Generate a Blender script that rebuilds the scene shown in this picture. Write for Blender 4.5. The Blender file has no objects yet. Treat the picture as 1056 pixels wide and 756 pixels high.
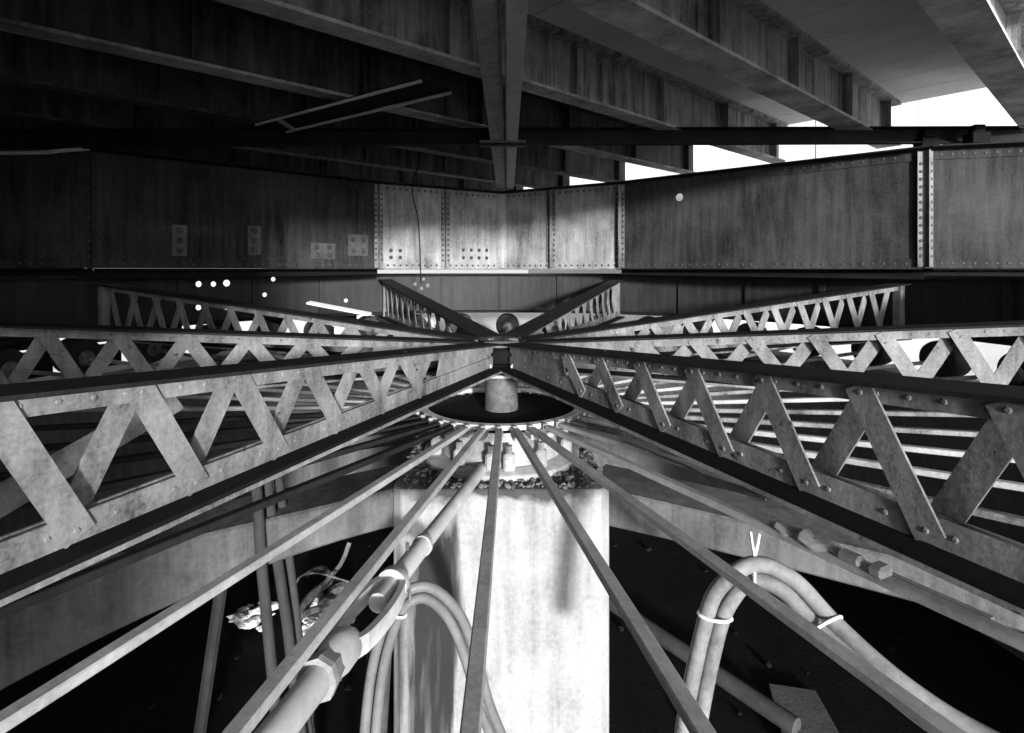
import bpy, bmesh, math, random
from mathutils import Vector, Matrix
random.seed(7)
C = bpy.context.scene.collection
R = math.radians
EYE = 4.6            # eye height over the pit floor
PD = 6.0             # distance from the viewer to the pivot
F = 567.0            # focal length in photo pixels
def at(x, y, d):     # a point of the photo at a measured depth
    return Vector(((x-517)/F*d, d, EYE-(y-278)/F*d))
def W(x, y, h):      # h = metres below the eye level
    return Vector((x, y, EYE-h))

# ---------------------------------------------------------------- materials
def mat(name, lo, hi, scale=3.0, rough=.65, streak=0.0, bump=.25, fine=.35, metal=0.0, spots=0.0, spotcol=.02, grain=22.0, spec=.2, contrast=.22):
    m = bpy.data.materials.new(name); m.use_nodes = True
    nt = m.node_tree; N = nt.nodes; L = nt.links
    b = N['Principled BSDF']; b.inputs['Metallic'].default_value = metal
    b.inputs['Specular IOR Level'].default_value = spec
    g = N.new('ShaderNodeNewGeometry')
    def noise(sc, vec=None, det=6, ro=.6):
        n = N.new('ShaderNodeTexNoise'); n.inputs['Scale'].default_value = sc
        n.inputs['Detail'].default_value = det; n.inputs['Roughness'].default_value = ro
        L.new(vec or g.outputs['Position'], n.inputs['Vector']); return n.outputs['Fac']
    def mth(op, a, c):
        n = N.new('ShaderNodeMath'); n.operation = op
        for i, q in enumerate((a, c)):
            if hasattr(q, 'is_linked'): L.new(q, n.inputs[i])
            else: n.inputs[i].default_value = q
        return n.outputs[0]
    big = noise(scale); fn = noise(grain, det=8, ro=.7)
    f = mth('ADD', mth('MULTIPLY', big, 1-fine), mth('MULTIPLY', fn, fine))
    if streak > 0:
        mp = N.new('ShaderNodeMapping'); mp.inputs['Scale'].default_value = (1, 1, .09)
        L.new(g.outputs['Position'], mp.inputs['Vector'])
        st = noise(9, mp.outputs['Vector'], 5, .65)
        f = mth('ADD', mth('MULTIPLY', f, 1-streak), mth('MULTIPLY', st, streak))
    r = N.new('ShaderNodeMapRange'); r.inputs['From Min'].default_value = .5-contrast; r.inputs['From Max'].default_value = .5+contrast
    L.new(f, r.inputs['Value'])
    r.inputs['To Min'].default_value = lo; r.inputs['To Max'].default_value = hi
    out = r.outputs['Result']
    if spots > 0:
        sp = noise(11, det=4, ro=.75)
        k = N.new('ShaderNodeMapRange'); k.inputs['From Min'].default_value = .5+.25*(1-spots); k.inputs['From Max'].default_value = .58+.25*(1-spots)
        L.new(sp, k.inputs['Value'])
        mx = N.new('ShaderNodeMix'); mx.data_type = 'FLOAT'
        L.new(k.outputs['Result'], mx.inputs['Factor']); L.new(out, mx.inputs['A']); mx.inputs['B'].default_value = spotcol
        out = mx.outputs['Result']
    m['_f'] = 0
    cb = N.new('ShaderNodeCombineColor')
    for i in range(3): L.new(out, cb.inputs[i])
    L.new(cb.outputs[0], b.inputs['Base Color'])
    rr = N.new('ShaderNodeMapRange'); rr.inputs['To Min'].default_value = max(.05, rough-.15); rr.inputs['To Max'].default_value = min(1, rough+.15)
    L.new(fn, rr.inputs['Value']); L.new(rr.outputs['Result'], b.inputs['Roughness'])
    if bump > 0:
        bp = N.new('ShaderNodeBump'); bp.inputs['Strength'].default_value = bump; bp.inputs['Distance'].default_value = .02
        L.new(fn, bp.inputs['Height']); L.new(bp.outputs['Normal'], b.inputs['Normal'])
    return m
M = {}
M['steel_dark'] = mat('black_rusted_shaded_steel', .004, .025, 1.6, .8, .45, .3, spec=.1)
M['steel_black'] = mat('greasy_shaded_black_steel', .002, .010, 2.5, .8, .0, .3, spec=.1)
M['steel_mid'] = mat('weathered_grey_steel', .015, .28, 1.9, .6, .3, .16, fine=.4, grain=45, spots=.48, spotcol=.012, contrast=.14)
M['steel_bar'] = mat('worn_bar_steel', .16, .48, 4.0, .5, 0, .08, fine=.45, grain=40, spots=.25, spotcol=.05, contrast=.2)
M['steel_lit'] = mat('lit_web_steel', .06, .37, 1.6, .6, .35, .2, spots=.35, spotcol=.03, contrast=.15)  # light on the centre panels put into a paler steel
M['steel_shade'] = mat('shaded_web_steel', .002, .055, .7, .65, .35, .25, contrast=.13, spec=.1, spots=.35, spotcol=.002)  # side panels of the same wall, their shade put into the colour
M['rivet']       = mat('rusted_rivet', .015, .06, 8, .6)
M['drum'] = mat('stained_drum_plate', .004, .035, 1.5, .55, .55, .25)
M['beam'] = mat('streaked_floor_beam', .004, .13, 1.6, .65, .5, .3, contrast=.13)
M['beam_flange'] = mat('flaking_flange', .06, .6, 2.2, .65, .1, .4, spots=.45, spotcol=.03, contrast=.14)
M['deck'] = mat('pale_board_marked_concrete', .62, .9, 1.2, .85, 0, .3, spots=.25, spotcol=.25)  # pale tone makes up for bounce light missing on the soffit
M['ring_wall']   = mat('damp_ring_concrete', .03, .16, 1.0, .85, .4, .35)
M['strut'] = mat('grey_strut_concrete', .03, .15, 1.5, .8, .35, .35, spots=.35, spotcol=.015, contrast=.14)
M['casting'] = mat('pale_casting', .15, .48, 6, .6, 0, .35, spots=.3, spotcol=.06)
M['shaft'] = mat('pitted_shaft', .03, .17, 9, .7, 0, .6, spots=.5, spotcol=.02)
M['gravel']      = mat('dirty_gravel', .02, .22, 14, .9, 0, .4)
M['hose'] = mat('grey_hose', .10, .30, 3, .5, 0, .08, spots=.35, spotcol=.06, contrast=.15)
M['hose_dark']   = mat('dark_hose', .03, .09, 5, .5, 0, .1)
M['tie']         = mat('white_cord', .6, .8, 5, .6, 0, 0)
M['wood'] = mat('old_timber', .015, .065, 3, .8, .3, .5)
M['board']       = mat('grey_board', .05, .14, 3, .8, 0, .3)
M['mud'] = mat('wet_black_mud', .002, .010, 2.5, .7, 0, .6, spec=.15)
M['scrap'] = mat('pale_plastic', .7, .9, 5, .6, 0, .2)
M['hose_grey'] = mat('dull_hose', .08, .2, 4, .45, 0, .05, spots=.3, spotcol=.04)
M['beam_lit'] = mat('daylit_floor_beam', .04, .55, 1.3, .7, .45, .4, contrast=.13, spots=.3, spotcol=.02)  # daylight on the nearer beams put into a paler colour
M['flange_lit'] = mat('daylit_flange', .12, .75, 1.8, .7, .15, .4, contrast=.15, spots=.4, spotcol=.04)  # lighter copy of the flange, daylight put into its colour
M['patch'] = mat('sooty_patch_plate', .02, .09, 3, .6, 0, .2, spots=.3, spotcol=.01)
M['lime'] = mat('lime_white_concrete', .6, .88, .9, .85, .4, .3, spots=.12, spotcol=.3)
M['galv'] = mat('pale_galvanised', .34, .66, 5, .5, 0, .1, spots=.3, spotcol=.10)
M['bank'] = mat('pale_bounce_sand', .75, .92, .6, .9, 0, .3)
M['blocker']      = mat('tarred_timber', .005, .02, 2, .8, .3, .4)

def water_mat():
    m = bpy.data.materials.new('river_water'); m.use_nodes = True
    nt = m.node_tree; N = nt.nodes; L = nt.links; b = N['Principled BSDF']
    b.inputs['Base Color'].default_value = (.05,.05,.05,1); b.inputs['Roughness'].default_value = .12
    n = N.new('ShaderNodeTexNoise'); n.inputs['Scale'].default_value = .8; n.inputs['Detail'].default_value = 5
    g = N.new('ShaderNodeNewGeometry'); L.new(g.outputs['Position'], n.inputs['Vector'])
    bp = N.new('ShaderNodeBump'); bp.inputs['Strength'].default_value = .3; bp.inputs['Distance'].default_value = .2
    L.new(n.outputs['Fac'], bp.inputs['Height']); L.new(bp.outputs['Normal'], b.inputs['Normal'])
    return m
M['water'] = water_mat()

def pier_mat():
    m = mat('whitewashed_pier_concrete', .17, .42, 1.4, .85, .3, .45, fine=.4, contrast=.13, spots=.16, spotcol=.10)
    nt = m.node_tree; N = nt.nodes; L = nt.links
    b = N['Principled BSDF']; old = b.inputs['Base Color'].links[0].from_socket
    g = N.new('ShaderNodeNewGeometry')
    def mth(op, a, c, cl=False):
        n = N.new('ShaderNodeMath'); n.operation = op; n.use_clamp = cl
        for i, q in enumerate((a, c)):
            if hasattr(q, 'is_linked'): L.new(q, n.inputs[i])
            else: n.inputs[i].default_value = q
        return n.outputs[0]
    sx = N.new('ShaderNodeSeparateXYZ'); L.new(g.outputs['Position'], sx.inputs[0])
    n1 = N.new('ShaderNodeTexNoise'); n1.inputs['Scale'].default_value = 2.2; n1.inputs['Detail'].default_value = 7
    mp = N.new('ShaderNodeMapping'); mp.inputs['Scale'].default_value = (5, 5, .45); L.new(g.outputs['Position'], mp.inputs['Vector']); L.new(mp.outputs[0], n1.inputs['Vector'])
    n2 = N.new('ShaderNodeTexNoise'); n2.inputs['Scale'].default_value = 5; n2.inputs['Detail'].default_value = 8; L.new(g.outputs['Position'], n2.inputs['Vector'])
    nn = mth('SUBTRACT', n1.outputs['Fac'], .5)
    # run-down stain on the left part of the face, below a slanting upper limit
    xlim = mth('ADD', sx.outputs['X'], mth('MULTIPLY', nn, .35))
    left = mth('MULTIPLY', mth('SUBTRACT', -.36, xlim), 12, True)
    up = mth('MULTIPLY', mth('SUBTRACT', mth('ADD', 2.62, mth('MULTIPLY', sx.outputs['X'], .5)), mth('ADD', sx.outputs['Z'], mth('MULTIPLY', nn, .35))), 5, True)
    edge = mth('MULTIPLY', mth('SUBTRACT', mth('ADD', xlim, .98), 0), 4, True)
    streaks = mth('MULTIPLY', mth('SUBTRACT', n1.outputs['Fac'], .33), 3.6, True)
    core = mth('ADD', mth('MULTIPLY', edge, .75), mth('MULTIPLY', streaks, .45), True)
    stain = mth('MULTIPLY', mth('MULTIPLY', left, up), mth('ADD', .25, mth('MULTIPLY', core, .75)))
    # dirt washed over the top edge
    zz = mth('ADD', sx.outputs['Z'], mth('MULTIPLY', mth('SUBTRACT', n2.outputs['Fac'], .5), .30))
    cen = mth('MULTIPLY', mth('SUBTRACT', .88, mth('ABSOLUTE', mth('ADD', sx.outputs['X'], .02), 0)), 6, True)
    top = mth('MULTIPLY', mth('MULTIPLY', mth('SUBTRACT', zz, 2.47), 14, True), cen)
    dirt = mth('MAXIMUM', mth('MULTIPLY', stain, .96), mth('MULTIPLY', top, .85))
    mx = N.new('ShaderNodeMix'); mx.data_type = 'RGBA'
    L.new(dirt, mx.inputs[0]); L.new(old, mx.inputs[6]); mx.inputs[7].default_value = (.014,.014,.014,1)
    L.new(mx.outputs[2], b.inputs['Base Color'])
    return m
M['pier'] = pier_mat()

# ---------------------------------------------------------------- mesh helpers
class MB:
    def __init__(s): s.v = []; s.f = []; s.mi = {}; s.cur = 0
    def add(s, vs, fs):
        n = len(s.v); s.v += [Vector(v) for v in vs]
        if s.cur:
            for k in range(len(s.f), len(s.f)+len(fs)): s.mi[k] = s.cur
        s.f += [tuple(i+n for i in f) for f in fs]; return s
    def box(s, a, b):
        (x0,y0,z0),(x1,y1,z1) = a, b
        return s.add([(x0,y0,z0),(x1,y0,z0),(x1,y1,z0),(x0,y1,z0),(x0,y0,z1),(x1,y0,z1),(x1,y1,z1),(x0,y1,z1)],
              [(0,3,2,1),(4,5,6,7),(0,1,5,4),(1,2,6,5),(2,3,7,6),(3,0,4,7)])
    def bar(s, p0, p1, w, h, up=(0,0,1), off=(0,0)):      # oriented box from p0 to p1, w across, h along up
        hw, hh = w/2, h/2
        return s.prism([(-hw+off[0],-hh+off[1]),(hw+off[0],-hh+off[1]),(hw+off[0],hh+off[1]),(-hw+off[0],hh+off[1])], p0, p1, up)
    def prism(s, prof, p0, p1, up=(0,0,1)):
        p0, p1 = Vector(p0), Vector(p1); d = (p1-p0).normalized(); x = d.cross(Vector(up)).normalized(); y = x.cross(d)
        n = len(prof); vs = [p+x*a+y*b for p in (p0,p1) for a,b in prof]
        fs = [(i,(i+1)%n,n+(i+1)%n,n+i) for i in range(n)] + [tuple(range(n-1,-1,-1)), tuple(range(n,2*n))]
        return s.add(vs, fs)
    def tube(s, pts, r, n=10, cap=True):
        pts = [Vector(p) for p in pts]; rs = r if isinstance(r,(list,tuple)) else [r]*len(pts)
        ring0 = len(s.v); ux = None
        for i,p in enumerate(pts):
            d = ((pts[i+1] if i+1 < len(pts) else p) - (pts[i-1] if i else p)).normalized()
            if ux is None: ux = d.cross(Vector((0,0,1)) if abs(d.z) < .9 else Vector((1,0,0))).normalized()
            ux = (ux - d*ux.dot(d)).normalized(); uy = d.cross(ux)
            s.v += [p + (ux*math.cos(2*math.pi*k/n)+uy*math.sin(2*math.pi*k/n))*rs[i] for k in range(n)]
        for i in range(len(pts)-1):
            for k in range(n):
                a = ring0+i*n+k; b = ring0+i*n+(k+1)%n
                s.f.append((a,b,b+n,a+n))
        if cap:
            s.f.append(tuple(ring0+k for k in range(n-1,-1,-1))); e = ring0+(len(pts)-1)*n
            s.f.append(tuple(e+k for k in range(n)))
        return s
    def lathe(s, prof, c, n=40, a0=0, a1=2*math.pi, closed_prof=False):   # prof: (radius, z); angle measured from +y to +x
        full = abs(a1-a0-2*math.pi) < 1e-6; m = n if full else n+1; k = len(prof); b = len(s.v); c = Vector(c)
        for i in range(m):
            t = a0+(a1-a0)*i/n
            s.v += [c+Vector((r*math.sin(t), r*math.cos(t), z)) for r,z in prof]
        for i in range(n):
            i2 = (i+1) % m
            for j in range(k if closed_prof else k-1):
                j2 = (j+1) % k
                s.f.append((b+i*k+j, b+i2*k+j, b+i2*k+j2, b+i*k+j2))
        if closed_prof and not full:
            s.f.append(tuple(b+j for j in range(k))); s.f.append(tuple(b+n*k+j for j in range(k-1,-1,-1)))
        return s
    def rivet(s, p, nrm, r=.02):
        nrm = Vector(nrm).normalized(); x = nrm.orthogonal().normalized(); y = nrm.cross(x); p = Vector(p)
        vs = [p+(x*math.cos(k*math.pi/3)+y*math.sin(k*math.pi/3))*r for k in range(6)]
        vs += [p+nrm*r*.38+(x*math.cos(k*math.pi/3)+y*math.sin(k*math.pi/3))*r*.62 for k in range(6)]
        return s.add(vs, [(k,(k+1)%6,6+(k+1)%6,6+k) for k in range(6)]+[(6,7,8,9,10,11)])
    def blob(s, c, r, sq=(1,1,1), jit=.25, sub=1):
        bm = bmesh.new(); bmesh.ops.create_icosphere(bm, subdivisions=sub, radius=1)
        rot = Matrix.Rotation(random.random()*6, 3, Vector((random.random()-.5,random.random()-.5,random.random()+.1)))
        vs = [Vector(c)+Vector([q*k for q,k in zip(rot@(v.co*r*(1+random.uniform(-jit,jit))), sq)]) for v in bm.verts]
        fs = [tuple(v.index for v in f.verts) for f in bm.faces]; bm.free()
        return s.add(vs, fs)
    def build(s, name, m, parent=None, smooth=False, bevel=0):
        me = bpy.data.meshes.new(name)
        o0 = root_of(parent).location if parent else Vector((0,0,0))
        me.from_pydata([v-o0 for v in s.v], [], s.f)
        for k,i in s.mi.items(): me.polygons[k].material_index = i
        me.update()
        bm = bmesh.new(); bm.from_mesh(me); bmesh.ops.recalc_face_normals(bm, faces=bm.faces)
        if bevel: bmesh.ops.bevel(bm, geom=[e for e in bm.edges if len(e.link_faces)==2 and e.calc_face_angle(0) > .6], offset=bevel, segments=1, affect='EDGES')
        bm.to_mesh(me); bm.free()
        for q in (m if isinstance(m,(list,tuple)) else [m]): me.materials.append(q)
        o = bpy.data.objects.new(name, me); C.objects.link(o)
        if smooth:
            for p in me.polygons: p.use_smooth = True
            try: me.set_sharp_from_angle(angle=R(40))
            except Exception: pass
        if parent: o.parent = parent
        return o
def root_of(o):
    while o.parent: o = o.parent
    return o
def tag(o, label=None, cat=None, group=None, kind=None):
    for k, v in (('label',label),('category',cat),('group',group),('kind',kind)):
        if v: o[k] = v
    return o
def thing(name, label, cat, loc=(0,0,0), group=None):
    o = bpy.data.objects.new(name, None); C.objects.link(o); o.location = loc; o.empty_display_size = .2
    return tag(o, label, cat, group)
def copy_tree(o, parent=None):
    c = o.copy(); C.objects.link(c)
    if parent: c.parent = parent
    for ch in list(o.children): copy_tree(ch, c)
    return c
def bez(pts, n=12):     # smooth curve through points
    P = [Vector(p) for p in pts]; P = [2*P[0]-P[1]]+P+[2*P[-1]-P[-2]]; out = []
    for i in range(1, len(P)-2):
        for k in range(n):
            t = k/n; a,b,c,d = P[i-1:i+3]
            out.append(.5*((2*b)+(c-a)*t+(2*a-5*b+4*c-d)*t*t+(3*b-a-3*c+d)*t**3))
    out.append(P[-2]); return out
ORD = ['zeroth','first','second','third','fourth','fifth','sixth','seventh','eighth','ninth','tenth','eleventh','twelfth','thirteenth',
       'fourteenth','fifteenth','sixteenth','seventeenth','eighteenth','nineteenth','twentieth']

# ---------------------------------------------------------------- setting
mb = MB(); mb.lathe([(0,-.0),(3,0),(6,.0),(9.2,0),(11,-.9)], (0,PD,0), 64)
tag(mb.build('ground', M['mud']), kind='structure')
mb = MB(); mb.add([(-3000,-3000,-.4),(3000,-3000,-.4),(3000,3000,-.4),(-3000,3000,-.4)], [(0,1,2,3)])
tag(mb.build('water', M['water']), kind='structure')

# ---------------------------------------------------------------- pier
pier = thing('concrete_pier', 'tall pale concrete pier with stained left side standing under the pivot', 'pier', (0,PD,0))
w = 1.0; ch = .09
mb = MB(); prof = [(-w+ch,-w),(w-ch,-w),(w,-w+ch),(w,w-ch),(w-ch,w),(-w+ch,w),(-w,w-ch),(-w,-w+ch)]
mb.prism([(x, y) for x,y in prof], (0,PD,0), (0,PD,EYE-2.0), up=(0,1,0))
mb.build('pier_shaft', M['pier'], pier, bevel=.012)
mb = MB()
for i in range(2200):
    a = random.random()*2*math.pi; r = random.uniform(.84,1.30)
    x, y = r*math.sin(a), r*math.cos(a)
    if max(abs(x),abs(y)) > .99 or (y > .3 and random.random() < .7): continue
    s = .006+.028*random.random()**3; mb.blob((x, PD+y, EYE-2.0+s*.4+.012*random.random()), s, (1,1,.7), .35)
tag(mb.build('gravel', M['gravel']), 'dark gravel and grit lying on the top of the pale pier', 'gravel', kind='stuff')

# ---------------------------------------------------------------- pivot base, ring, shaft, hub
base = thing('cast_base', 'pale round cast base with a cracked rim sitting on the pier top', 'casting', W(0,PD,2.0))
mb = MB(); mb.lathe([(0,EYE-1.93),(.82,EYE-1.93),(.84,EYE-1.945),(.84,EYE-2.0)], (0,PD,0), 56); mb.build('base_plate', M['casting'], base, True)
mb = MB(); mb.lathe([(.66,EYE-1.92),(.6,EYE-1.8),(.55,EYE-1.6),(.6,EYE-1.54)], (0,PD,0), 48); mb.build('cone', M['casting'], base, True)
for a in (-35, -8, 6, 33, 70, -70):
    t = R(180-a); r = .72; p = Vector((r*math.sin(t), PD+r*math.cos(t), EYE-1.93))
    mb = MB(); mb.bar(p+Vector((0,0,-.003)), p+Vector((0,0,.17)), .11, .11, up=(0,1,0)); lug = mb.build('lug', M['casting'], base, bevel=.02)
    mb = MB(); mb.tube([p+Vector((0,0,.165)), p+Vector((0,0,.24))], .035, 6); mb.build('nut', M['steel_mid'], lug)
ring = thing('spoke_ring', 'large flat bright rimmed ring above the pier that gathers the spoke bars', 'ring', W(0,PD,1.5))
mb = MB(); mb.lathe([(.805,EYE-1.455),(.885,EYE-1.455),(.885,EYE-1.50),(.805,EYE-1.50)], (0,PD,0), 72, closed_prof=True); mb.build('rim', M['galv'], ring, True)
mb = MB(); mb.lathe([(0.0,EYE-1.52),(.815,EYE-1.52),(.815,EYE-1.545),(0,EYE-1.545)], (0,PD,0), 56); mb.build('dark_plate', M['steel_black'], ring)
shaft = MB(); shaft.lathe([(0,EYE-1.05),(.178,EYE-1.05),(.175,EYE-1.2),(.18,EYE-1.40),(.185,EYE-1.515),(0,EYE-1.515)], (0,PD,0), 32)
tag(shaft.build('pivot_shaft', M['shaft'], None, True), 'short pitted grey shaft rising from the middle of the black ring plate', 'shaft')
hub = thing('pivot_hub', 'dark stacked hub casting on the shaft where all the lattice girders meet', 'hub', W(0,PD,1.16))
mb = MB(); mb.lathe([(0,EYE-1.0),(.27,EYE-1.0),(.30,EYE-1.03),(.30,EYE-1.10),(.2,EYE-1.13),(0,EYE-1.13)], (0,PD,0), 32); mb.build('lower_plate', M['steel_black'], hub, True)
mb = MB(); mb.lathe([(0,EYE-.84),(.22,EYE-.84),(.24,EYE-.86),(.24,EYE-.99),(0,EYE-.99)], (0,PD,0), 32); mb.build('hub_body', M['steel_black'], hub, True)
mb = MB(); mb.lathe([(0,EYE-.79),(.19,EYE-.79),(.205,EYE-.80),(.205,EYE-.815),(.19,EYE-.83),(0,EYE-.83)], (0,PD,0), 32); mb.build('cap', M['casting'], hub, True)
for sx in (-1,1):
    for k in (.13,.22):
        mb = MB(); mb.tube([(sx*k, PD-.30, EYE-1.0),(sx*k, PD-.36, EYE-1.0)], .035, 10); mb.build('bolt', M['casting'], hub)
mb = MB(); mb.bar((-.34,PD-.27,EYE-1.115),(.34,PD-.27,EYE-1.115), .06, .03); mb.build('keeper_bar', M['casting'], hub)

# ---------------------------------------------------------------- spoke bars and rollers
NR = 40; A0 = -1.2
def spoke():
    t = thing('spoke_bar', 'x', 'spoke bar', (0,PD,EYE-1.47), 'spoke bars of the pivot ring')
    o = Vector((0,PD,0))
    def q(r, h): return o+Vector((r, 0, EYE-h))
    mb = MB(); mb.prism([(-.031,-.021),(.031,-.021),(.031,.021),(-.031,.021)], q(.99,1.468), q(6.42,1.32)); mb.build('bar', M['steel_bar'], t, bevel=.006)
    mb = MB(); mb.bar(q(.87,1.525), q(1.05,1.525), .07, .055); mb.tube([q(.95,1.44),q(.95,1.56)], .03, 6); mb.build('end_lug', M['casting'], t, bevel=.008)
    mb = MB(); mb.tube([q(.83,1.525),q(.87,1.525)], .036, 6); mb.build('nut', M['steel_mid'], t)
    return t
def roller():
    t = thing('track_roller', 'x', 'roller', (0,PD,EYE-1.62), 'rollers under the drum')
    o = Vector((0,PD,0))
    def q(r, h): return o+Vector((r, 0, EYE-h))
    mb = MB(); prof = [(6.52,.25),(6.56,.262),(6.84,.272),(6.87,.26)]
    mb.tube([q(r,1.285) for r,_ in prof], [k for _,k in prof], 28); mb.build('wheel', M['drum'], t, True)
    mb = MB(); mb.tube([q(6.44,1.31),q(6.49,1.31)], [.09,.12], 14); mb.build('hub_cap', M['steel_mid'], t, True)
    mb = MB(); mb.tube([q(6.38,1.31),q(6.44,1.31)], .05, 6); mb.build('axle_nut', M['steel_mid'], t)
    return t
sp0 = rl0 = None; pend_s = []; pend_r = []
for k in range(-19, 21):
    a = A0+9*k
    pend_s.append((k, a))
    if 64 < abs(a): pend_r.append((k, a))
sp0 = spoke(); rl0 = roller()
SHADED_SPOKES = (-3,-4,-5,-6,-7,-8)  # shadow on these left spokes put into a darker steel
for i,(k,a) in enumerate(pend_s):
    o = sp0 if i == 0 else copy_tree(sp0)
    phi = 180-a; o.rotation_euler.z = R(90-phi)
    side = 'right' if k > 0 else 'left'
    if k in SHADED_SPOKES or k in (5,8,9,11,13,-11,-13):
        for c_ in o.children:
            if c_.name.startswith('bar'): c_.material_slots[0].link = 'OBJECT'; c_.material_slots[0].material = M['steel_dark'] if k in SHADED_SPOKES else M['steel_mid']
    if k == 0: o['label'] = 'spoke bar coming straight forward across the bright face of the pier'
    elif k == -1: o['label'] = 'first spoke bar to the left of the pier centre, beside the turnbuckle'
    elif k == 3: o['label'] = 'third spoke bar on the right, carrying the broken splice'
    else: o['label'] = '%s spoke bar to the %s of the one crossing the pier face' % (ORD[abs(k)], side)
for i,(k,a) in enumerate(pend_r):
    o = rl0 if i == 0 else copy_tree(rl0)
    o.rotation_euler.z = R(90-(180-a))
    o['label'] = 'steel roller at the outer end of the %s spoke bar on the %s' % (ORD[abs(k)], 'right' if k > 0 else 'left')

# ---------------------------------------------------------------- ring pier with track
rp = thing('ring_pier', 'round concrete wall carrying the roller track around the pit', 'ring wall', (0,PD,0))
A1 = R(122)
mb = MB(); mb.lathe([(6.15,0),(6.15,EYE-1.70),(7.5,EYE-1.70),(7.5,-1)], (0,PD,0), 90, -A1, A1, True); mb.build('wall', M['ring_wall'], rp)
mb = MB(); mb.lathe([(6.42,EYE-1.697),(6.42,EYE-1.562),(6.97,EYE-1.562),(6.97,EYE-1.697)], (0,PD,0), 90, -A1, A1, True); mb.build('track_plate', M['steel_mid'], rp)

# ---------------------------------------------------------------- concrete struts
for sgn, lab in ((-1,'grey concrete strut running from the pier to the left under the spoke bars'),(1,'grey concrete strut running from the pier to the right under the spoke bars')):
    t = thing('concrete_strut', lab, 'strut', (sgn*3,PD-1.5,0), 'concrete struts beside the pier')
    d = Vector((sgn*math.sin(R(117)), math.cos(R(117)), 0)); n = Vector((-d.y, d.x, 0))
    mb = MB(); N = 14
    for half, dz, nm in ((.32, 0, 'beam'),):
        ring_i = []
        for i in range(N+1):
            r = 1.06+(6.14-1.06)*i/N; c = Vector((0,PD,0))+d*r
            top = EYE-(2.04+.05*(r-1)); bot = EYE-(2.40+(.062 if sgn < 0 else .012)*max(0,r-1.1)**2)
            mb.v += [c-n*half+Vector((0,0,top)), c+n*half+Vector((0,0,top)), c+n*half+Vector((0,0,bot)), c-n*half+Vector((0,0,bot))]
        for i in range(N):
            for j in range(4): mb.f.append((i*4+j, i*4+(j+1)%4, i*4+4+(j+1)%4, i*4+4+j))
        mb.f += [(0,1,2,3), (N*4,N*4+3,N*4+2,N*4+1)]
    mb.build('beam', M['strut'], t, bevel=.02)
# ---------------------------------------------------------------- lattice girders
def ht(t): return .80-.085*t
def hb(t): return 1.02+.004*t
def girder():
    g = thing('lattice_girder', 'x', 'girder', (0,PD,EYE-1.0), 'lattice girders around the pivot hub')
    o = Vector((0,PD,0)); T0, T1 = .30, 6.75
    def q(r, h, y=0): return o+Vector((r, y, EYE-h))
    mb = MB(); mb.bar(q(T0,ht(T0)), q(T1,ht(T1)), .30, .018); mb.build('top_flange', M['steel_dark'], g)  # dark tone holds dirt and the shade of grazing light
    mb = MB()
    for y in (-.022,.022): mb.bar(q(T0,ht(T0)+.050,y), q(T1,ht(T1)+.050,y), .014, .080)
    for i in range(52):
        r = T0+.1+i*.122
        for y,nn in ((-.029,-1),(.029,1)): mb.rivet(q(r,ht(r)+.05,y), (0,nn,0), .013)
    mb.build('top_chord', M['steel_mid'], g)
    mb = MB()
    for y in (-.022,.022): mb.bar(q(T0,hb(T0)-.064,y), q(T1,hb(T1)-.064,y), .014, .106)
    for i in range(26):
        r = T0+.12+i*.245
        for y,nn in ((-.029,-1),(.029,1)): mb.rivet(q(r,hb(r)-.064,y), (0,nn,0), .013)
    mb.build('bottom_chord', M['steel_mid'], g)
    mb = MB(); mb.bar(q(T0,hb(T0)), q(T1,hb(T1)), .32, .02); mb.build('bottom_flange', M['steel_black'], g)  # black holds grease and grazing-light shade together
    mb = MB()
    for y in (-.155,.155): mb.bar(q(T0,hb(T0)+.022,y), q(T1,hb(T1)+.022,y), .012, .022)
    mb.build('flange_lip', M['steel_mid'], g)
    # solid web near the hub
    mb = MB(); r0, r1 = T0, 1.35
    a = [q(r0,ht(r0)+.02,-.009),q(r1,ht(r1)+.02,-.009),q(r1+.12,hb(r1)-.02,-.009),q(r0,hb(r0)-.02,-.009)]
    mb.add(a+[v+Vector((0,.018,0)) for v in a], [(0,1,2,3),(7,6,5,4),(0,4,5,1),(1,5,6,2),(2,6,7,3),(3,7,4,0)])
    mb.build('hub_web', M['steel_mid'], g)
    r = 1.5; top = True; i = 0
    while r < 6.4:
        rn = r+.25
        h0, h1 = (ht(r)+.05, hb(rn)-.06) if top else (hb(r)-.06, ht(rn)+.05)
        y = -.036 if top else .036; sg = -1 if top else 1
        p0, p1 = q(r,h0,y), q(rn,h1,y); e_ = (p1-p0).normalized()*.03
        mb = MB(); mb.bar(p0-e_, p1+e_, .012, .112, up=(p1-p0).cross(Vector((0,1,0))))
        for p in (p0,p1): mb.rivet(p+Vector((0,sg*.005,0)), (0,sg,0), .014)
        mb.build('diagonal', M['steel_mid'], g)
        r = rn; top = not top
    mb = MB(); mb.bar(q(T1-.05,ht(T1)+.0), q(T1-.05,hb(T1)), .1, .12, up=(0,1,0)); mb.build('end_post', M['steel_mid'], g)
    return g
g0 = girder()
glab = {22.5:'farthest lattice girder right of centre, rising beyond the hub to the dark drum',
        -22.5:'farthest lattice girder left of centre, rising beyond the hub to the dark drum',
        67.5:'upper right lattice girder ending at the drum, thin pale web bars',
        -67.5:'upper left lattice girder in deep shade below the bright bolt holes',
        112.5:'middle right lattice girder crossing in front of the bright roller gaps',
        -112.5:'middle left lattice girder crossing in front of a few bright spots',
        157.5:'nearest lattice girder on the right, broad dark chord and thick web bars',
        -157.5:'nearest lattice girder on the left, with pale thick web bars'}
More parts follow.
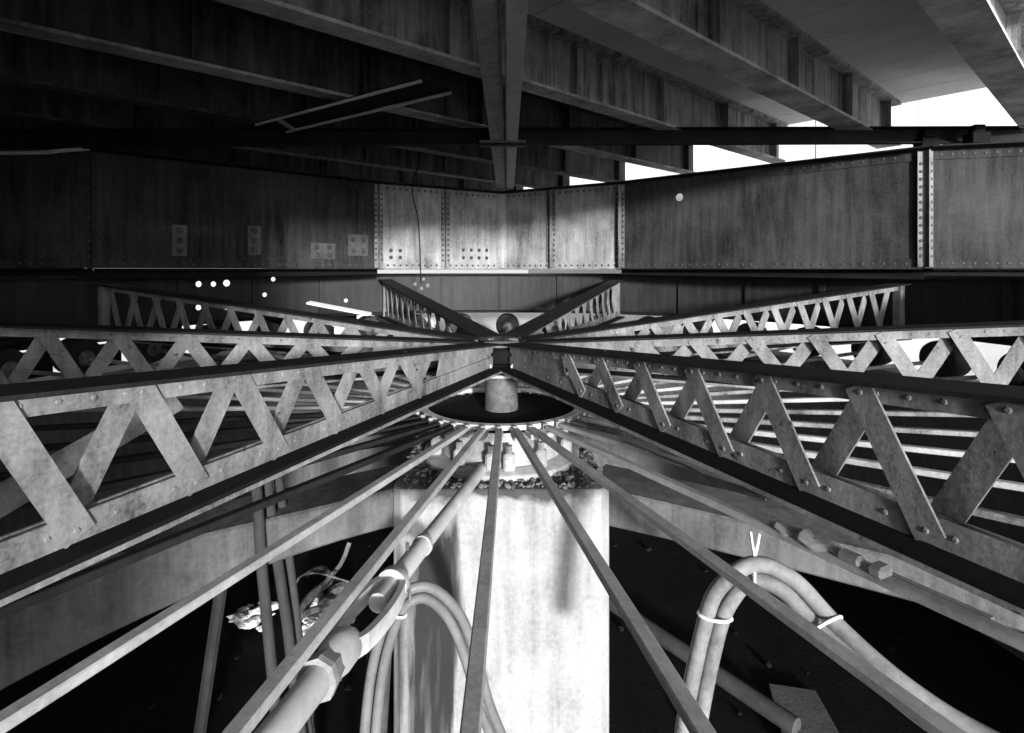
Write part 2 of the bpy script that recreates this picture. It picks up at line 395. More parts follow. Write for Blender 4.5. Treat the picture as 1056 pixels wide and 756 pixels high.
for i,(phi,lab) in enumerate(glab.items()):
    o = g0 if i == 0 else copy_tree(g0)
    o.rotation_euler.z = R(90-phi); o['label'] = lab

# ---------------------------------------------------------------- plates with holes
def plate(mb, fn, w, h, n=6, th=.014):
    """flat or curved sheet: fn(x,z,off)->point"""
    b = len(mb.v)
    for i in range(n+1):
        x = w*i/n; mb.v += [fn(x,0,0), fn(x,h,0), fn(x,h,th), fn(x,0,th)]
    for i in range(n):
        for k in range(4): mb.f.append((b+i*4+k, b+i*4+(k+1)%4, b+i*4+4+(k+1)%4, b+i*4+4+k))
    mb.f += [(b,b+1,b+2,b+3), (b+n*4+3,b+n*4+2,b+n*4+1,b+n*4)]
def pierce(o, cuts):
    """round holes through a plate: cuts = (centre, axis, radius)"""
    if not cuts: return
    mb = MB()
    for c, ax, r in cuts: mb.tube([Vector(c)-Vector(ax)*.12, Vector(c)+Vector(ax)*.12], r, 14)
    k = mb.build('drill', M['rivet']); k.location = Vector((0,0,0))
    off = root_of(o).location
    for v in k.data.vertices: v.co -= off
    k.location = off; bpy.context.view_layer.update()
    md = o.modifiers.new('b', 'BOOLEAN'); md.operation = 'DIFFERENCE'; md.object = k; md.solver = 'EXACT'; md.use_self = True
    bpy.context.view_layer.update()
    me = bpy.data.meshes.new_from_object(o.evaluated_get(bpy.context.evaluated_depsgraph_get()))
    o.modifiers.clear(); o.data = me
    bpy.data.objects.remove(k)

# ---------------------------------------------------------------- drum
RD = 6.93; HT, HB = .09, .98
drum = thing('drum_girder', 'dark curved drum girder ring below the plate walls, pierced by small bright bolt holes', 'girder', W(0,PD+RD,HB))
def px_to_drum(x, y):
    s = (x-517)/F; best = None
    for i in range(-1200,1201):
        ph = R(i/10); d = PD+RD*math.cos(ph); e = abs(RD*math.sin(ph)-s*d)
        if best is None or e < best[0]: best = (e, ph, d)
    _, ph, d = best
    return ph, (y-278)/F*d
HOLES = [px_to_drum(*p)+(r,) for p,r in (((205,293),.055),((220,293),.05),((234,292),.065),((205,317),.055),((234,317),.05),((282,288),.045),((273,304),.045),
        ((428,293),.04),((434.5,297.5),.042),((441,294.5),.045),((437,288),.035),((357,310),.045))]
st = 11.25
for i in range(-11, 11):
    p0, p1 = R(i*st), R((i+1)*st); wd = RD*(p1-p0)
    fn = lambda x,z,off,p0=p0: Vector((0,PD,0))+Vector(((RD+off)*math.sin(p0+x/RD), (RD+off)*math.cos(p0+x/RD), EYE-HB+z))
    hs = [((ph-p0)*RD, HB-h, r) for ph,h,r in HOLES if p0 <= ph < p1 and HT+.06 < h < HB-.06]
    mb = MB(); plate(mb, fn, wd, HB-HT)
    o = mb.build('web_plate', M['drum'], drum)
    pierce(o, [(fn(x,z,0), Vector((math.sin(p0+x/RD), math.cos(p0+x/RD), 0)), r) for x,z,r in hs])
for i in range(-11, 12):
    a = R(i*st); d = Vector((math.sin(a), math.cos(a), 0)); c = Vector((0,PD,0))+d*(RD-.03)
    if abs(abs(i*st)-22.5) < 1 or abs(abs(i*st)-67.5) < 1: continue
    mb = MB(); mb.bar(c+Vector((0,0,EYE-HB+.05)), c+Vector((0,0,EYE-HT-.05)), .10, .05, up=d)
    n = Vector((d.y,-d.x,0))
    for k in range(9):
        mb.rivet(c-d*.025+Vector((0,0,EYE-HB+.1+.085*k)), -d, .018)
    mb.build('stiffener', M['drum'], drum)
for z0, z1, nm in ((EYE-HT-.05, EYE-HT+.0, 'top_flange'), (EYE-HB-.02, EYE-HB+.03,'bottom_flange')):
    mb = MB(); mb.lathe([(RD-.16,z0),(RD-.16,z1),(RD+.2,z1),(RD+.2,z0)], (0,PD,0), 96, -A1, A1, True); mb.build(nm, M['steel_dark'], drum)

# ---------------------------------------------------------------- plate-girder walls (upper)
TOPW = 1.79
def wall(sgn, stops, lit_until, lab, holes_px=(), patches=()):
    pts = [Vector((0,13.0,0)), Vector((sgn*2.5,11.53,0)), Vector((sgn*6.3,8.25,0)), Vector((sgn*10.5,7.2,0))]
    t = thing('plate_girder', lab, 'girder', (sgn*3,11,EYE+.02), 'plate girder walls behind the pivot')
    def hit(px):
        s = (px-517)/F
        for a,b in zip(pts,pts[1:]):
            den = (b.x-a.x)-s*(b.y-a.y)
            k = (s*a.y-a.x)/den
            if -1e-6 <= k <= 1+1e-6: return a.lerp(b,k), (b-a).normalized()
        return pts[-1], (pts[-1]-pts[-2]).normalized()
    H0 = .02
    ends = [hit(517+sgn*.01)]+[hit(x) for x in stops]+[(pts[-1], (pts[-1]-pts[-2]).normalized())]
    kn = [517]+list(stops)+[99999*sgn]
    for i in range(len(ends)-1):
        a, b = ends[i][0], ends[i+1][0]
        segs = [(a,b)]
        for c in pts[1:-1]:
            new = []
            for (u,v) in segs:
                if sgn*u.x+.05 < sgn*c.x < sgn*v.x-.05: new += [(u,c),(c,v)]
                else: new.append((u,v))
            segs = new
        pale = sgn*(kn[i+1]-517) <= lit_until
        for (u,v) in segs:
            L_ = (v-u).length; d = (v-u).normalized(); n = Vector((d.y,-d.x,0))
            if n.y > 0: n = -n
            fn = lambda x,z,off,u=u,d=d,n=n: u+d*x-n*off+Vector((0,0,EYE+H0+z))
            hs = []
            for hx,hy,hr in holes_px:
                p, _ = hit(hx); k = (p-u).dot(d)
                if .1 < k < L_-.1 and (u+d*k-p).length < .05: hs.append((k, -(hy-278)/F*p.y-H0, hr))
            mb = MB(); plate(mb, fn, L_, TOPW-H0); o = mb.build('web_plate', M['steel_lit'] if pale else M['steel_shade'], t)
            pierce(o, [(fn(x,z,0), n, r) for x,z,r in hs])
            # flange angles with rivets
            for z, nm in ((H0+.07,'lower_angle'),(TOPW-.08,'upper_angle')):
                mb = MB(); mb.bar(u+n*.012+Vector((0,0,EYE+z)), v+n*.012+Vector((0,0,EYE+z)), .02, .14)
                mb.cur = 1
                for q in range(int(L_/.14)):
                    mb.rivet(u+d*(.07+q*.14)+n*.022+Vector((0,0,EYE+z)), n, .026)
                mb.build(nm, [M['steel_lit'] if pale else M['steel_shade'], M['rivet']], t)
            mb = MB(); mb.bar(u+n*.08+Vector((0,0,EYE+H0-.012)), v+n*.08+Vector((0,0,EYE+H0-.012)), .34, .02)
            mb.build('bottom_flange', M['steel_mid'] if pale else M['steel_black'], t)  # lit tone at the centre, shaded tone elsewhere
            mb = MB(); mb.bar(u+n*.08+Vector((0,0,EYE+TOPW+.012)), v+n*.08+Vector((0,0,EYE+TOPW+.012)), .34, .02)
            mb.build('top_flange', M['steel_dark'], t)
            if not pale:
                mb = MB(); mb.bar(u-n*.06+Vector((0,0,EYE-.036)), v-n*.06+Vector((0,0,EYE-.076)), .05, .148); mb.build('sole_plate', M['steel_black'], t)
    for x in stops:
        p, d = hit(x); n = Vector((d.y,-d.x,0)); n = -n if n.y > 0 else n
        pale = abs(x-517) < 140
        mb = MB(); q = p+n*.03
        mb.bar(q+Vector((0,0,EYE+H0+.02)), q+Vector((0,0,EYE+TOPW-.02)), .20, .02, up=n)
        mb.bar(q+d*.02+n*.055+Vector((0,0,EYE+H0+.02)), q+d*.02+n*.055+Vector((0,0,EYE+TOPW-.02)), .02, .09, up=n)
        mb.cur = 1
        for k in range(13):
            for o_ in (-.06,.07): mb.rivet(q+d*o_+n*.011+Vector((0,0,EYE+.2+k*.115)), n, .027)
        mb.build('stiffener', [M['steel_mid'] if pale or abs(x) > 900 else M['steel_shade'], M['rivet']], t)
    for (x,y,wp,hp,cols,rows,pl) in patches:
        p, d = hit(x); n = Vector((d.y,-d.x,0)); n = -n if n.y > 0 else n
        D = p.y; c = p+Vector((0,0,EYE-(y-278)/F*D)); ww, hh = wp/F*D, hp/F*D
        if pl:
            mb = MB(); mb.bar(c+n*.016-d*ww/2, c+n*.016+d*ww/2, .012, hh); pt = mb.build('patch_plate', M['patch'], t, bevel=.004)
        for i in range(cols):
            for j in range(rows):
                mb = MB(); mb.rivet(c+n*(.022 if pl else .004)+d*((i+.5)/cols-.5)*ww+Vector((0,0,((j+.5)/rows-.5)*hh)), n, .055 if pl else .045)
                mb.build('bolt', M['rivet'], pt if pl else t)
    return t
wall(1, (569, 640, 953), 130, 'riveted plate girder wall right of the corner, shade-toned web with one bright hole', ((700.5,203.5,.075),), ())
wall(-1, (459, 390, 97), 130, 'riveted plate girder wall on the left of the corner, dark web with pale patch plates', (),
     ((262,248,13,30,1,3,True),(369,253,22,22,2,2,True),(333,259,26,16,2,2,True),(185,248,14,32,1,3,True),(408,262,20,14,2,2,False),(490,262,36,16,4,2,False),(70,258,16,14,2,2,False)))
cp = MB(); cp.bar((0,12.93,EYE+.03),(0,12.93,EYE+TOPW-.01), .24, .03, up=(0,1,0))
for k in range(14):
    for o_ in (-.08,.08): cp.rivet((o_,12.915,EYE+.15+k*.115), (0,-1,0), .026)
tag(cp.build('corner_post', M['steel_lit']), 'riveted pale corner strip where the two plate girder walls meet', 'post')

# ---------------------------------------------------------------- deck and floor beams
E1 = Vector((.755,.656,0)); E2 = Vector((.656,-.755,0))
def dk(s, p, H): return E1*s+E2*p+Vector((0,0,EYE+H))
HBm, HSo = 2.1, 2.84; SE = 11.2
DS = [1.24+2.42*k for k in range(7)]
bl = ['floor beam nearest the viewer, filling the upper right corner','floor beam with a wide pale flange sweeping down to the right of the overhead brace',
      'third floor beam from the upper right corner, flaking pale flange','fourth floor beam from the upper right corner','fifth floor beam from the upper right corner, faint grey flange on the left',
      'sixth floor beam from the upper right corner, just above the plate girder wall','seventh floor beam, farthest from the viewer, beyond the plate girder walls']
for i,d in enumerate(DS):
    p = -d/1.325
    s0 = -9.0 if i else -2.2
    t = thing('floor_beam', bl[i], 'beam', dk(0,p,HBm), 'floor beams under the deck')
    mb = MB(); mb.bar(dk(s0,p,(HBm+.04+HSo-.002)/2), dk(SE,p,(HBm+.04+HSo-.002)/2), .024, HSo-HBm-.042); mb.build('web', M['beam_lit'] if i < 3 else M['beam'], t)
    mb = MB(); mb.bar(dk(s0,p,HBm+.02), dk(SE+.02,p,HBm+.02), .36 if i < 2 else .25, .036); mb.build('bottom_flange', M['flange_lit'] if i < 3 else M['beam_flange'] if i < 4 else M['beam'], t)
    mb = MB(); mb.bar(dk(s0,p,HSo-.03), dk(SE+.01,p,HSo-.03), .36, .05); mb.build('top_flange', M['beam_lit'] if i < 3 else M['beam'], t)
    s = s0+.8
    while s < SE:
        mb = MB()
        for o_ in (-.075,.075): mb.bar(dk(s,p+o_,HBm+.04), dk(s,p+o_,HSo-.056), .12, .014, up=E1)
        mb.build('stiffener', M['beam_lit'] if i < 3 else M['beam'], t); s += 1.9
deck = thing('deck_slab', 'stained concrete deck overhead, pale where it ends at the right', 'deck', dk(0,-3,HSo))
mb = MB()
pp0, pp1 = -12.6, .6
n = 26
for j in range(n):
    sa = -9.0+(SE+.15+9.0)*j/n; sb = -9.0+(SE+.15+9.0)*(j+1)/n-.012
    mb.prism([(-.125,-.125),(.125,-.125),(.125,.125),(-.125,.125)], dk((sa+sb)/2,pp0,HSo+.125), dk((sa+sb)/2,pp1 if sa > -3 else -1.7,HSo+.125)) if False else mb.bar(dk((sa+sb)/2,pp0,HSo+.125), dk((sa+sb)/2,pp1 if sa > -3 else -1.7,HSo+.125), sb-sa, .25)
mb.build('slab_boards', M['deck'], deck)
mb = MB(); mb.bar(dk(-9,(pp0+pp1)/2-.3,HSo+.28), dk(SE+.15,(pp0+pp1)/2-.3,HSo+.28), pp1-pp0-.6, .05); mb.build('road_plate', M['steel_dark'], deck)

# bearing shoes on the wall top
for x, D, lab in ((955,8.25,'dark bearing block above the riveted stiffener on the right'),(1007,7.95,'small dark bearing block at the right edge above the end panel')):
    p = at(x,150,D); mb = MB(); z0 = EYE+TOPW+.024
    mb.box((p.x-.13,p.y-.1,z0),(p.x+.13,p.y+.1,z0+.16)); mb.box((p.x-.08,p.y-.07,z0+.16),(p.x+.08,p.y+.07,z0+.27))
    tag(mb.build('bearing_block', M['steel_black'], None, bevel=.01), lab, 'bearing block')

t = thing('approach_abutment', 'white concrete abutment wall seen through the gap beyond the right end of the deck', 'wall', dk(14.6,-5,0)-Vector((0,0,EYE)))
for j in range(5):
    for k in range(9):
        mb = MB(); z0 = 2.2+j*1.62+(.01 if k%2 else 0); pa = -15+k*2.0
        mb.bar(E1*(14.6+.02*((j+k)%2))+E2*pa+Vector((0,0,z0+.8)), E1*(14.6+.02*((j+k)%2))+E2*(pa+1.985)+Vector((0,0,z0+.8)), .5, 1.6)
        mb.build('wall_block', M['lime'], t)
# overhead braces
t = thing('overhead_brace', 'long pale brace overhead running straight away from the viewer to the wall corner', 'brace', (0,8,EYE+1.9))
q0, q1 = Vector((-.02,2.2,EYE+1.90)), Vector((.10,12.85,EYE+1.90))
mb = MB(); mb.bar(q0+Vector((-.105,0,0)), q1+Vector((-.105,0,0)), .205, .018); mb.build('left_angle', M['casting'], t)
mb = MB(); mb.bar(q0+Vector((.105,0,0)), q1+Vector((.105,0,0)), .175, .018); mb.build('right_angle', M['galv'], t)
mb = MB()
for o_ in (-.012,.028): mb.bar(q0+Vector((o_,0,.05)), q1+Vector((o_,0,.05)), .012, .16)
mb.build('rib', M['steel_mid'], t)
t = thing('cross_brace', 'dark horizontal brace spanning the whole view under the floor beams', 'brace', (0,8.3,EYE+1.87))
c0, c1 = Vector((-9.5,8.3,EYE+1.955)), Vector((9.5,8.3,EYE+2.02))
mb = MB(); mb.bar(c0, c1, .02, .24); mb.build('web', M['steel_dark'], t)
mb = MB(); mb.bar(c0+Vector((0,-.07,-.115)), c1+Vector((0,-.07,-.115)), .12, .016); mb.bar(c0+Vector((0,-.07,.115)), c1+Vector((0,-.07,.115)), .12, .016); mb.build('flange', M['steel_dark'], t)
mb = MB(); mb.bar((-.32,8.24,EYE+1.885),(.36,8.24,EYE+1.885), .42, .012); 
for a in (-.25,-.12,.14,.28):
    for b in (-.12,.12): mb.rivet((a,8.24+b,EYE+1.879),(0,0,-1),.025)
mb.build('gusset', M['steel_mid'], t)
t = thing('lateral_channel', 'short black channel with bright edges slanting under the left floor beams', 'brace', at(365,112,7))
a, b = Vector((-3.26,7.8,EYE+2.0)), Vector((-.71,6.03,EYE+2.0)); d = (b-a).normalized(); n = Vector((-d.y,d.x,0))
mb = MB(); mb.bar(a+Vector((0,0,.03)), b+Vector((0,0,.03)), .46, .012); mb.build('web', M['steel_black'], t)
for s_ in (-1,1):
    mb = MB(); mb.bar(a+n*s_*.24, b+n*s_*.24, .02, .03); mb.build('flange', M['galv'], t)
mb = MB(); mb.bar(a+d*.5+n*-.23, a+d*.2+n*.23, .06, .03); mb.build('batten', M['casting'], t)

# ---------------------------------------------------------------- tie rod with turnbuckle
a = at(497,484,5.3); b = at(288,752,1.95)
tr = thing('tie_rod', 'thick pale tie rod with an open turnbuckle running from the pier top to lower left', 'tie rod', a.lerp(b,.5))
dd = (b-a).normalized(); Lt = (b-a).length
side = dd.cross(Vector((0,0,1))).normalized(); upv = side.cross(dd)
def on(k): return a+dd*Lt*k
# turnbuckle located by where the ray of the photo meets the rod
def kx(px):
    best = min(range(1001), key=lambda i: abs((on(i/1000).x/on(i/1000).y)*F+517-px)); return best/1000
k1, k2, k3, k4 = kx(436), kx(406), kx(352), kx(330)
mb = MB(); mb.tube([a-dd*.05, on(k1)], .052, 14); mb.build('upper_rod', M['galv'], tr, True)
mb = MB(); mb.tube([on(k1-.004), on(k1+.006)], .066, 16); mb.build('collar', M['steel_bar'], tr, True)
mb = MB(); mb.tube([on(k1), on(k2)], [.056,.058], 16); mb.build('sleeve', M['galv'], tr, True)
mb = MB()
s0, s1 = on(k2), on(k3)
ls = (s1-s0).length
for sg in (-1,1):
    pts = []
    for i in range(9):
        f = i/8; wv = .045+.055*math.sin(math.pi*f)**.5
        pts.append(s0.lerp(s1,f)+side*sg*wv)
    for p,q in zip(pts,pts[1:]): mb.bar(p,q,.032,.085, up=upv)
mb.tube([s0-dd*.07, s0-dd*.02, s0+dd*.04],[.058,.085,.088],16); mb.tube([s1-dd*.07, s1-dd*.03, s1+dd*.05, s1+dd*.12],[.065,.084,.084,.07],16)
mb.build('turnbuckle', M['galv'], tr, True)
mb = MB(); mb.tube([s0+dd*.03, s0+dd*ls*.36], .05, 12); mb.build('screw_end', M['galv'], tr, True)
mb = MB(); mb.tube([s1-dd*.1, s1-dd*.03], .045, 12); mb.build('screw_end', M['galv'], tr, True)
mb = MB(); mb.tube([on(k3)+dd*.10, on(k4), on(k4)+dd*.03], [.07,.088,.088], 8); mb.build('lock_nut', M['steel_bar'], tr)
mb = MB(); mb.tube([on(k4), b+dd*.8], .062, 16); mb.build('lower_rod', M['galv'], tr, True)

# broken splice on the third right spoke
def sppt(k, r, dz=0, dn=0):
    phi = R(180-(A0+9*k)); h = 1.468-.0273*(r-.99)
    rad = Vector((math.sin(phi), math.cos(phi), 0)); n = Vector((rad.y,-rad.x,0))
    return Vector((0,PD,0))+rad*r+n*dn+Vector((0,0,EYE-h+dz))
t = thing('splice_clamp', 'broken rusty splice clamp on the third spoke bar at right', 'clamp', sppt(3,3.8))
mb = MB()
pts = [sppt(3,3.36+.05*i,.03+.012*math.sin(i*2.1),.012*math.sin(i*1.7)) for i in range(9)]
mb.tube(pts, [.012,.030,.040,.032,.045,.036,.042,.030,.018], 9)
mb.build('torn_wrap', M['steel_bar'], t, True)
mb = MB(); mb.bar(sppt(3,3.74,.04,.01), sppt(3,3.85,.042,.015), .06, .05); mb.build('clamp_block', M['steel_bar'], t, bevel=.014)
mb = MB(); mb.bar(sppt(3,3.88,.035), sppt(3,3.95,.035), .09, .055); mb.build('clamp_block', M['steel_bar'], t, bevel=.014)
mb = MB(); mb.bar(sppt(3,3.30,-.0,-.06), sppt(3,4.3,.0,-.06), .03, .03); mb.build('splice_bar', M['steel_bar'], t)

# ---------------------------------------------------------------- hoses
def hose(pts, r, m, lab, grp):
    mb = MB(); mb.tube(bez(pts,10), r, 12); o = mb.build('hose', M[m], None, True); tag(o, lab, 'hose', grp); return o
g1 = 'looped hoses hung at the right'
def rh(off, dd_=0):
    return [at(x+ox*off, y+oy*off, d+dd_) for x,y,d,ox,oy in ((706,800,3.1,-1,0),(716,730,3.05,-1,0),(733,650,3.0,-1,0),(748,612,3.0,-1,-.5),(776,590,2.98,0,-1),(812,603,2.9,.6,-.8),(852,645,2.75,.9,-.5),(907,695,2.55,.9,-.4),(972,744,2.4,.6,-.8),(1060,792,2.2,.5,-.8))]
hose(rh(-8,.01), .042, 'hose', 'inner grey hose of the arched pair at right', g1)
hose(rh(8), .042, 'hose', 'outer grey hose of the arched pair at right', g1)
g2 = 'looped hoses in front of the pier'
def lh(off, dd_=0):
    return [at(x+ox*off, y+oy*off, d+dd_) for x,y,d,ox,oy in ((378,800,3.5,-1,0),(388,700,3.6,-1,0),(402,645,3.6,-1,0),(418,618,3.6,-.6,-.8),(442,612,3.65,.3,-1),(468,636,3.7,.9,-.5),(486,680,3.75,1,-.2),(500,730,3.8,1,0),(530,800,3.9,1,0))]
hose(lh(-5.5,.02), .034, 'hose_grey', 'inner hose of the arched pair in front of the pier', g2)
hose(lh(6), .034, 'hose_grey', 'outer hose of the arched pair in front of the pier', g2)
def ring_tie(c, ax, r, lab):
    ax = Vector(ax).normalized(); x = ax.orthogonal().normalized(); y = ax.cross(x); c = Vector(c)
    mb = MB(); mb.tube([c+(x*math.cos(k*math.pi/8)*1.45+y*math.sin(k*math.pi/8)*1.0)*r for k in range(17)], .007, 6)
    return tag(mb.build('cable_tie', M['tie']), lab, 'cable tie', 'white ties on the hoses')
def pair_tie(pa, pb, r, lab):      # loop round two parallel hoses
    pa, pb = Vector(pa), Vector(pb); m_ = (pa+pb)/2; ax = (pb-pa); L_ = ax.length/2+r; x = ax.normalized(); v = Vector((0,1,0)); 
    y = (v - x*v.dot(x)).normalized()
    mb = MB(); mb.tube([m_+x*L_*math.cos(k*math.pi/10)+y*r*1.15*math.sin(k*math.pi/10) for k in range(21)], .008, 6)
    return tag(mb.build('cable_tie', M['tie']), lab, 'cable tie', 'white ties on the hoses')
def tie_at(fn, o1, o2, k, r, lab):
    A, B = bez(fn(o1),10), bez(fn(o2),10)
    pa, pb = A[k], B[k]; m_ = (pa+pb)/2; x = (pb-pa).normalized(); t_ = (A[k+1]-A[k-1]).normalized(); y = x.cross(t_).normalized(); L_ = (pb-pa).length/2+r
    mb = MB(); mb.tube([m_+x*L_*math.cos(q*math.pi/12)+y*r*1.12*math.sin(q*math.pi/12) for q in range(25)], .009, 6)
    tag(mb.build('cable_tie', M['tie']), lab, 'cable tie', 'white ties on the hoses')
tie_at(rh, -8, 8, 23, .046, 'white tie around the left leg of the right hose arch')
tie_at(rh, -8, 8, 60, .046, 'white tie around the right leg of the right hose arch')
tie_at(lh, -5.5, 6, 24, .038, 'white tie around the hose arch in front of the pier')
mb = MB(); top = sppt(3,3.18,-.02)
mb.tube(bez([at(774,549,3.08), at(776,563,3.02), at(778,576,2.98), at(778,602,2.93)],6), .008, 6)
mb.tube(bez([at(783,551,3.08), at(781,563,3.02), at(778,576,2.98)],6), .008, 6)
tag(mb.build('cord', M['tie']), 'white cord hanging the right hose arch from the spoke bar', 'cord')
mb = MB(); mb.tube(bez([at(420,560,3.3), at(421,585,3.4), at(423,622,3.56)],6), .010, 6)
tag(mb.build('cord', M['steel_mid']), 'dark cord tying the hose arch to the tie rod', 'cord')

# hanging poles left
for (x0,y0,x1,y1,d,r,lab) in ((264,505,284,740,4.6,.045,'leftmost of three dark poles leaning below the left girder'),(276,498,306,720,4.75,.045,'middle of three dark poles leaning below the left girder'),(287,490,312,700,4.9,.04,'rightmost of three dark poles leaning below the left girder')):
    mb = MB(); a = at(x0,y0,d); b = at(x1,y1,d*.98); a = a-(b-a)*((EYE-1.45-a.z)/(a.z-b.z)); b = a+(b-a)*((a.z-.01)/(a.z-b.z)); mb.tube([a.lerp(b,k/6)+Vector((random.uniform(-.008,.008),0,0)) for k in range(7)], r, 10)
    tag(mb.build('pole', M['wood'], None, True), lab, 'pole', 'poles leaning on the left')
mb = MB(); a = at(243,505,5.4); b = at(229,600,5.4); b = a+(b-a)*((a.z-.01)/(a.z-b.z)); mb.tube([a,b], .06, 8)
tag(mb.build('pole', M['wood']), 'short dark post standing against the left concrete strut', 'pole')
for (x0,y0,x1,y1,d,lab) in ((386,668,372,800,3.75,'dark hose hanging left of the pier, outer one'),(398,664,390,800,3.85,'dark hose hanging left of the pier, inner one')):
    mb = MB(); a = at(x0,y0,d); b = at(x1,y1,d); b = a+(b-a)*((a.z-.03)/(a.z-b.z)); mb.tube([a,b], .045, 10); tag(mb.build('hose', M['hose_dark'], None, True), lab, 'hose', 'dark hoses hanging beside the pier')

t0, t1 = at(182,412,3.7), at(8,512,2.9)
mb = MB(); mb.bar(t0, t1+(t1-t0)*.25, .16, .03, up=(.3,-1,.2)); tag(mb.build('plank', M['steel_mid']), 'broad leaning plank behind the nearest left lattice girder', 'plank')
mb = MB(); mb.tube(bez([at(-30,158,8.0),at(40,157.5,8.0),at(62,155.5,8.05),at(92,153.5,8.2)],5), .03, 8); tag(mb.build('conduit', M['galv'], None, True), 'thin pale conduit along the wall top at far left', 'conduit')
mb = MB(); mb.bar(at(318,312,9.6), at(381,324,9.0), .10, .03, up=(0,-.3,1)); tag(mb.build('plank', M['scrap']), 'white strip standing for a bright opening behind the upper left lattice girder', 'plank')  # added strip, its white colour stands for light through an opening
# wire on the wall
mb = MB(); mb.tube(bez([at(428,140,10.9),at(432,165,10.9),at(425,195,11),at(431,225,11),at(433,258,11),at(434,292,11.1)],8), .012, 6)
tag(mb.build('wire', M['steel_black']), 'thin black wire dangling before the pale left wall panel', 'wire')

for pts, r, lab in (([at(640,452,4.6),at(680,470,4.2),at(712,483,3.9),at(742,500,3.6),at(790,515,3.3)], .009, 'thin pale wire trailing under the nearest right lattice girder'),
                    ([at(352,700,5.2),at(330,712,5.2),at(322,745,5.2),at(335,790,5.2)], .014, 'loose coil of thin wire in the dark left of the pier'),
                    ([at(196,500,4.2),at(240,489,4.3),at(300,474,4.5),at(352,466,4.7),at(420,455,5.0)], .012, 'slack dark wire slung below the nearest left lattice girder')):
    mb = MB(); mb.tube(bez(pts,8), r, 6); tag(mb.build('wire', M['steel_mid'] if 'dark wire' not in lab else M['steel_black'], None, True), lab, 'wire')
# pit floor objects
mb = MB(); mb.tube([W(.1+1.4,7.4,4.5), W(2.9,5.4,4.5)], .09, 14)
tag(mb.build('pipe', M['hose_dark'], None, True), 'dark pipe lying on the pit floor right of the pier', 'pipe')
def gp(x,y,h=4.55):
    d = F*h/(y-278); return Vector(((x-517)/F*d, d, EYE-h))
P = [gp(793,705),gp(841,712),gp(876,775),gp(812,775)]
mb = MB(); mb.add(P+[p-Vector((0,0,.045)) for p in P], [(0,1,2,3),(7,6,5,4),(0,4,5,1),(1,5,6,2),(2,6,7,3),(3,7,4,0)])
tag(mb.build('board', M['board']), 'loose grey board lying on the pit floor at lower right', 'board')
# debris
for i,(x,y,r,lab) in enumerate(((262,638,.2,'left white plastic scrap on the dark pit floor'),(330,640,.3,'right white plastic scrap on the dark pit floor beside the driftwood'))):
    c = gp(x,y,4.5); mb = MB()
    for k in range(22): mb.blob(c+Vector((random.uniform(-r,r),random.uniform(-r,r),random.uniform(0,.1))), r*random.uniform(.15,.42), (1.2,1,.45), .4, 2)
    tag(mb.build('plastic_scrap', M['scrap']), lab, 'scrap', 'white scraps on the floor')
dl = ['forked driftwood branch leaning up among the rubbish','thick driftwood log beside the white scrap','short driftwood stick at the back of the rubbish','thin bent driftwood stick above the white scrap']
for i,(x0,y0,x1,y1,r) in enumerate(((300,650,345,600,.07),(335,625,372,615,.12),(318,592,350,604,.05),(300,640,365,640,.05))):
    a = gp(x0,y0,4.4); b = gp(x1,y1,4.2); m_ = a.lerp(b,.5)+Vector((0,0,.15))
    mb = MB(); mb.tube(bez([a,m_,b],6), [r*(1-.03*k) for k in range(13)], 8)
    if i == 0: mb.tube(bez([m_, m_+Vector((.3,.1,.3)), m_+Vector((.4,.2,.55))],4), .03, 6)
    tag(mb.build('driftwood', M['steel_mid'], None, True), dl[i], 'driftwood', 'driftwood on the pit floor')
mb = MB(); mb.tube(bez([gp(303,640,4.3), at(306,600,6.9), at(325,591,6.9), at(360,600,6.9)],8), .012, 6)
tag(mb.build('wire', M['steel_mid']), 'thin looping wire over the driftwood on the pit floor', 'wire')
mb = MB()
for i in range(260):
    a = random.uniform(-2.2,2.2); r = random.uniform(1.6,5.9); s = .012+.05*random.random()**2
    mb.blob((r*math.sin(a), PD+r*math.cos(a)*(1 if random.random()<.5 else -1), s*.3), s, (1,1,.6), .35)
tag(mb.build('rubble', M['mud']), 'small black rubble strewn over the muddy pit floor', 'rubble', kind='stuff')

# ---------------------------------------------------------------- timber fender added outside on the left to shut out daylight
t = thing('timber_blocker', 'added tarred timber fender outside the drum on the left, shutting out most daylight', 'blocker', (-8,PD+4,0))
for zi,(z0,z1) in enumerate(((EYE-3.2,EYE-2.1),(EYE-2.08,EYE-1.45),(EYE-1.40,EYE-.95))):
    for j in range(26):
        a0 = -118+j*3.6; a1 = a0+3.5
        if zi and (any(abs(a0+1.75-g) < 1.9 for g in (-63,-56.5,-47.5,-40,-33)) or random.random() < .07): continue
        mb = MB(); mb.lathe([(9.0,z0),(9.0,z1),(9.12,z1),(9.12,z0)], (0,PD,0), 2, R(a0), R(a1), True)
        mb.build('plank', M['blocker'], t)

mb = MB()
prof = [(7.75,1.6),(9.0,2.5),(10.5,3.2),(12.5,3.8),(16,4.05),(60,3.9),(2500,1)]
rows = []
NA = 60
for i in range(NA+1):
    a = R(-14+i*(118+14)/NA); row = []
    for r_,z_ in prof:
        q = random.uniform(-.12,.12) if 8 < r_ < 22 else 0
        mb.v.append(Vector(((r_+q*2)*math.sin(a), PD+(r_+q*2)*math.cos(a), z_+q)))
n_ = len(prof)
for i in range(NA):
    for k in range(n_-1): mb.f.append((i*n_+k,(i+1)*n_+k,(i+1)*n_+k+1,i*n_+k+1))
tag(mb.build('bounce_bank', M['bank']), kind='structure')  # bank added and shaped to reflect daylight up under the deck

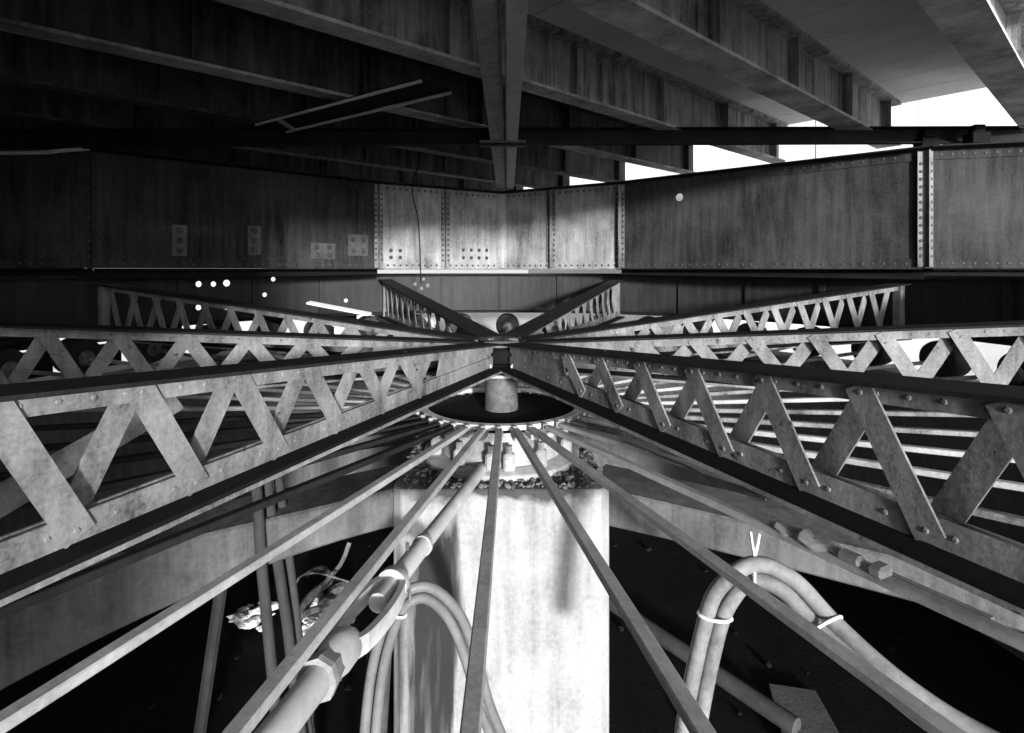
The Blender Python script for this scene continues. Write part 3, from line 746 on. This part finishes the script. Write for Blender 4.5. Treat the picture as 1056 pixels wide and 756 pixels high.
mb = MB()
for j in range(7):
    z0 = -.3+j*1.16; mb.box((-10.6-.04*(j%2), -16, z0), (-9.4+.03*(j%2), 4.4, z0+1.14))
for j in range(7):
    z0 = -.3+j*1.16; mb.box((-9.38, -7.6-.03*(j%2), z0), (.1, -6.4+.03*(j%2), z0+1.14))
tag(mb.build('shade_wall', M['ring_wall']), 'added unseen shade wall of big blocks outside the drum at far left, turning behind the viewer', 'wall')  # out-of-view wall added to keep sun and sky off the left side

# ---------------------------------------------------------------- light, sky, camera
SUN_EL, SUN_AZ = 7.5, 14.0      # azimuth to the right of straight behind the viewer
ts = Vector((math.sin(R(SUN_AZ))*math.cos(R(SUN_EL)), -math.cos(R(SUN_AZ))*math.cos(R(SUN_EL)), math.sin(R(SUN_EL))))
sl = bpy.data.lights.new('sun', 'SUN'); sl.energy = 2.8; sl.angle = R(4); sl.color = (1,1,1)
so = bpy.data.objects.new('sun', sl); C.objects.link(so); so.rotation_euler = ts.to_track_quat('Z','Y').to_euler(); so.location = ts*40
w = bpy.data.worlds.new('World'); bpy.context.scene.world = w; w.use_nodes = True
nt = w.node_tree; bg = nt.nodes['Background']; sk = nt.nodes.new('ShaderNodeTexSky'); sk.sky_type = 'NISHITA'; sk.sun_disc = False
sk.sun_elevation = R(SUN_EL); sk.sun_rotation = math.atan2(ts.x, ts.y)
bw = nt.nodes.new('ShaderNodeRGBToBW'); nt.links.new(sk.outputs[0], bw.inputs[0]); nt.links.new(bw.outputs[0], bg.inputs['Color']); bg.inputs['Strength'].default_value = .15
cam = bpy.data.cameras.new('camera'); co = bpy.data.objects.new('camera', cam); C.objects.link(co)
co.location = (0,0,EYE); co.rotation_euler = (R(90),0,0)
cam.sensor_fit = 'HORIZONTAL'; cam.sensor_width = 36; cam.lens = 36*F/1056
cam.shift_x = (528-517)/1056; cam.shift_y = -(378-278)/1056
cam.clip_start = .05; cam.clip_end = 6000
sc = bpy.context.scene; sc.camera = co
sc.view_settings.view_transform = 'Standard'; sc.view_settings.look = 'None'; sc.view_settings.exposure = 1.5; sc.view_settings.gamma = 1
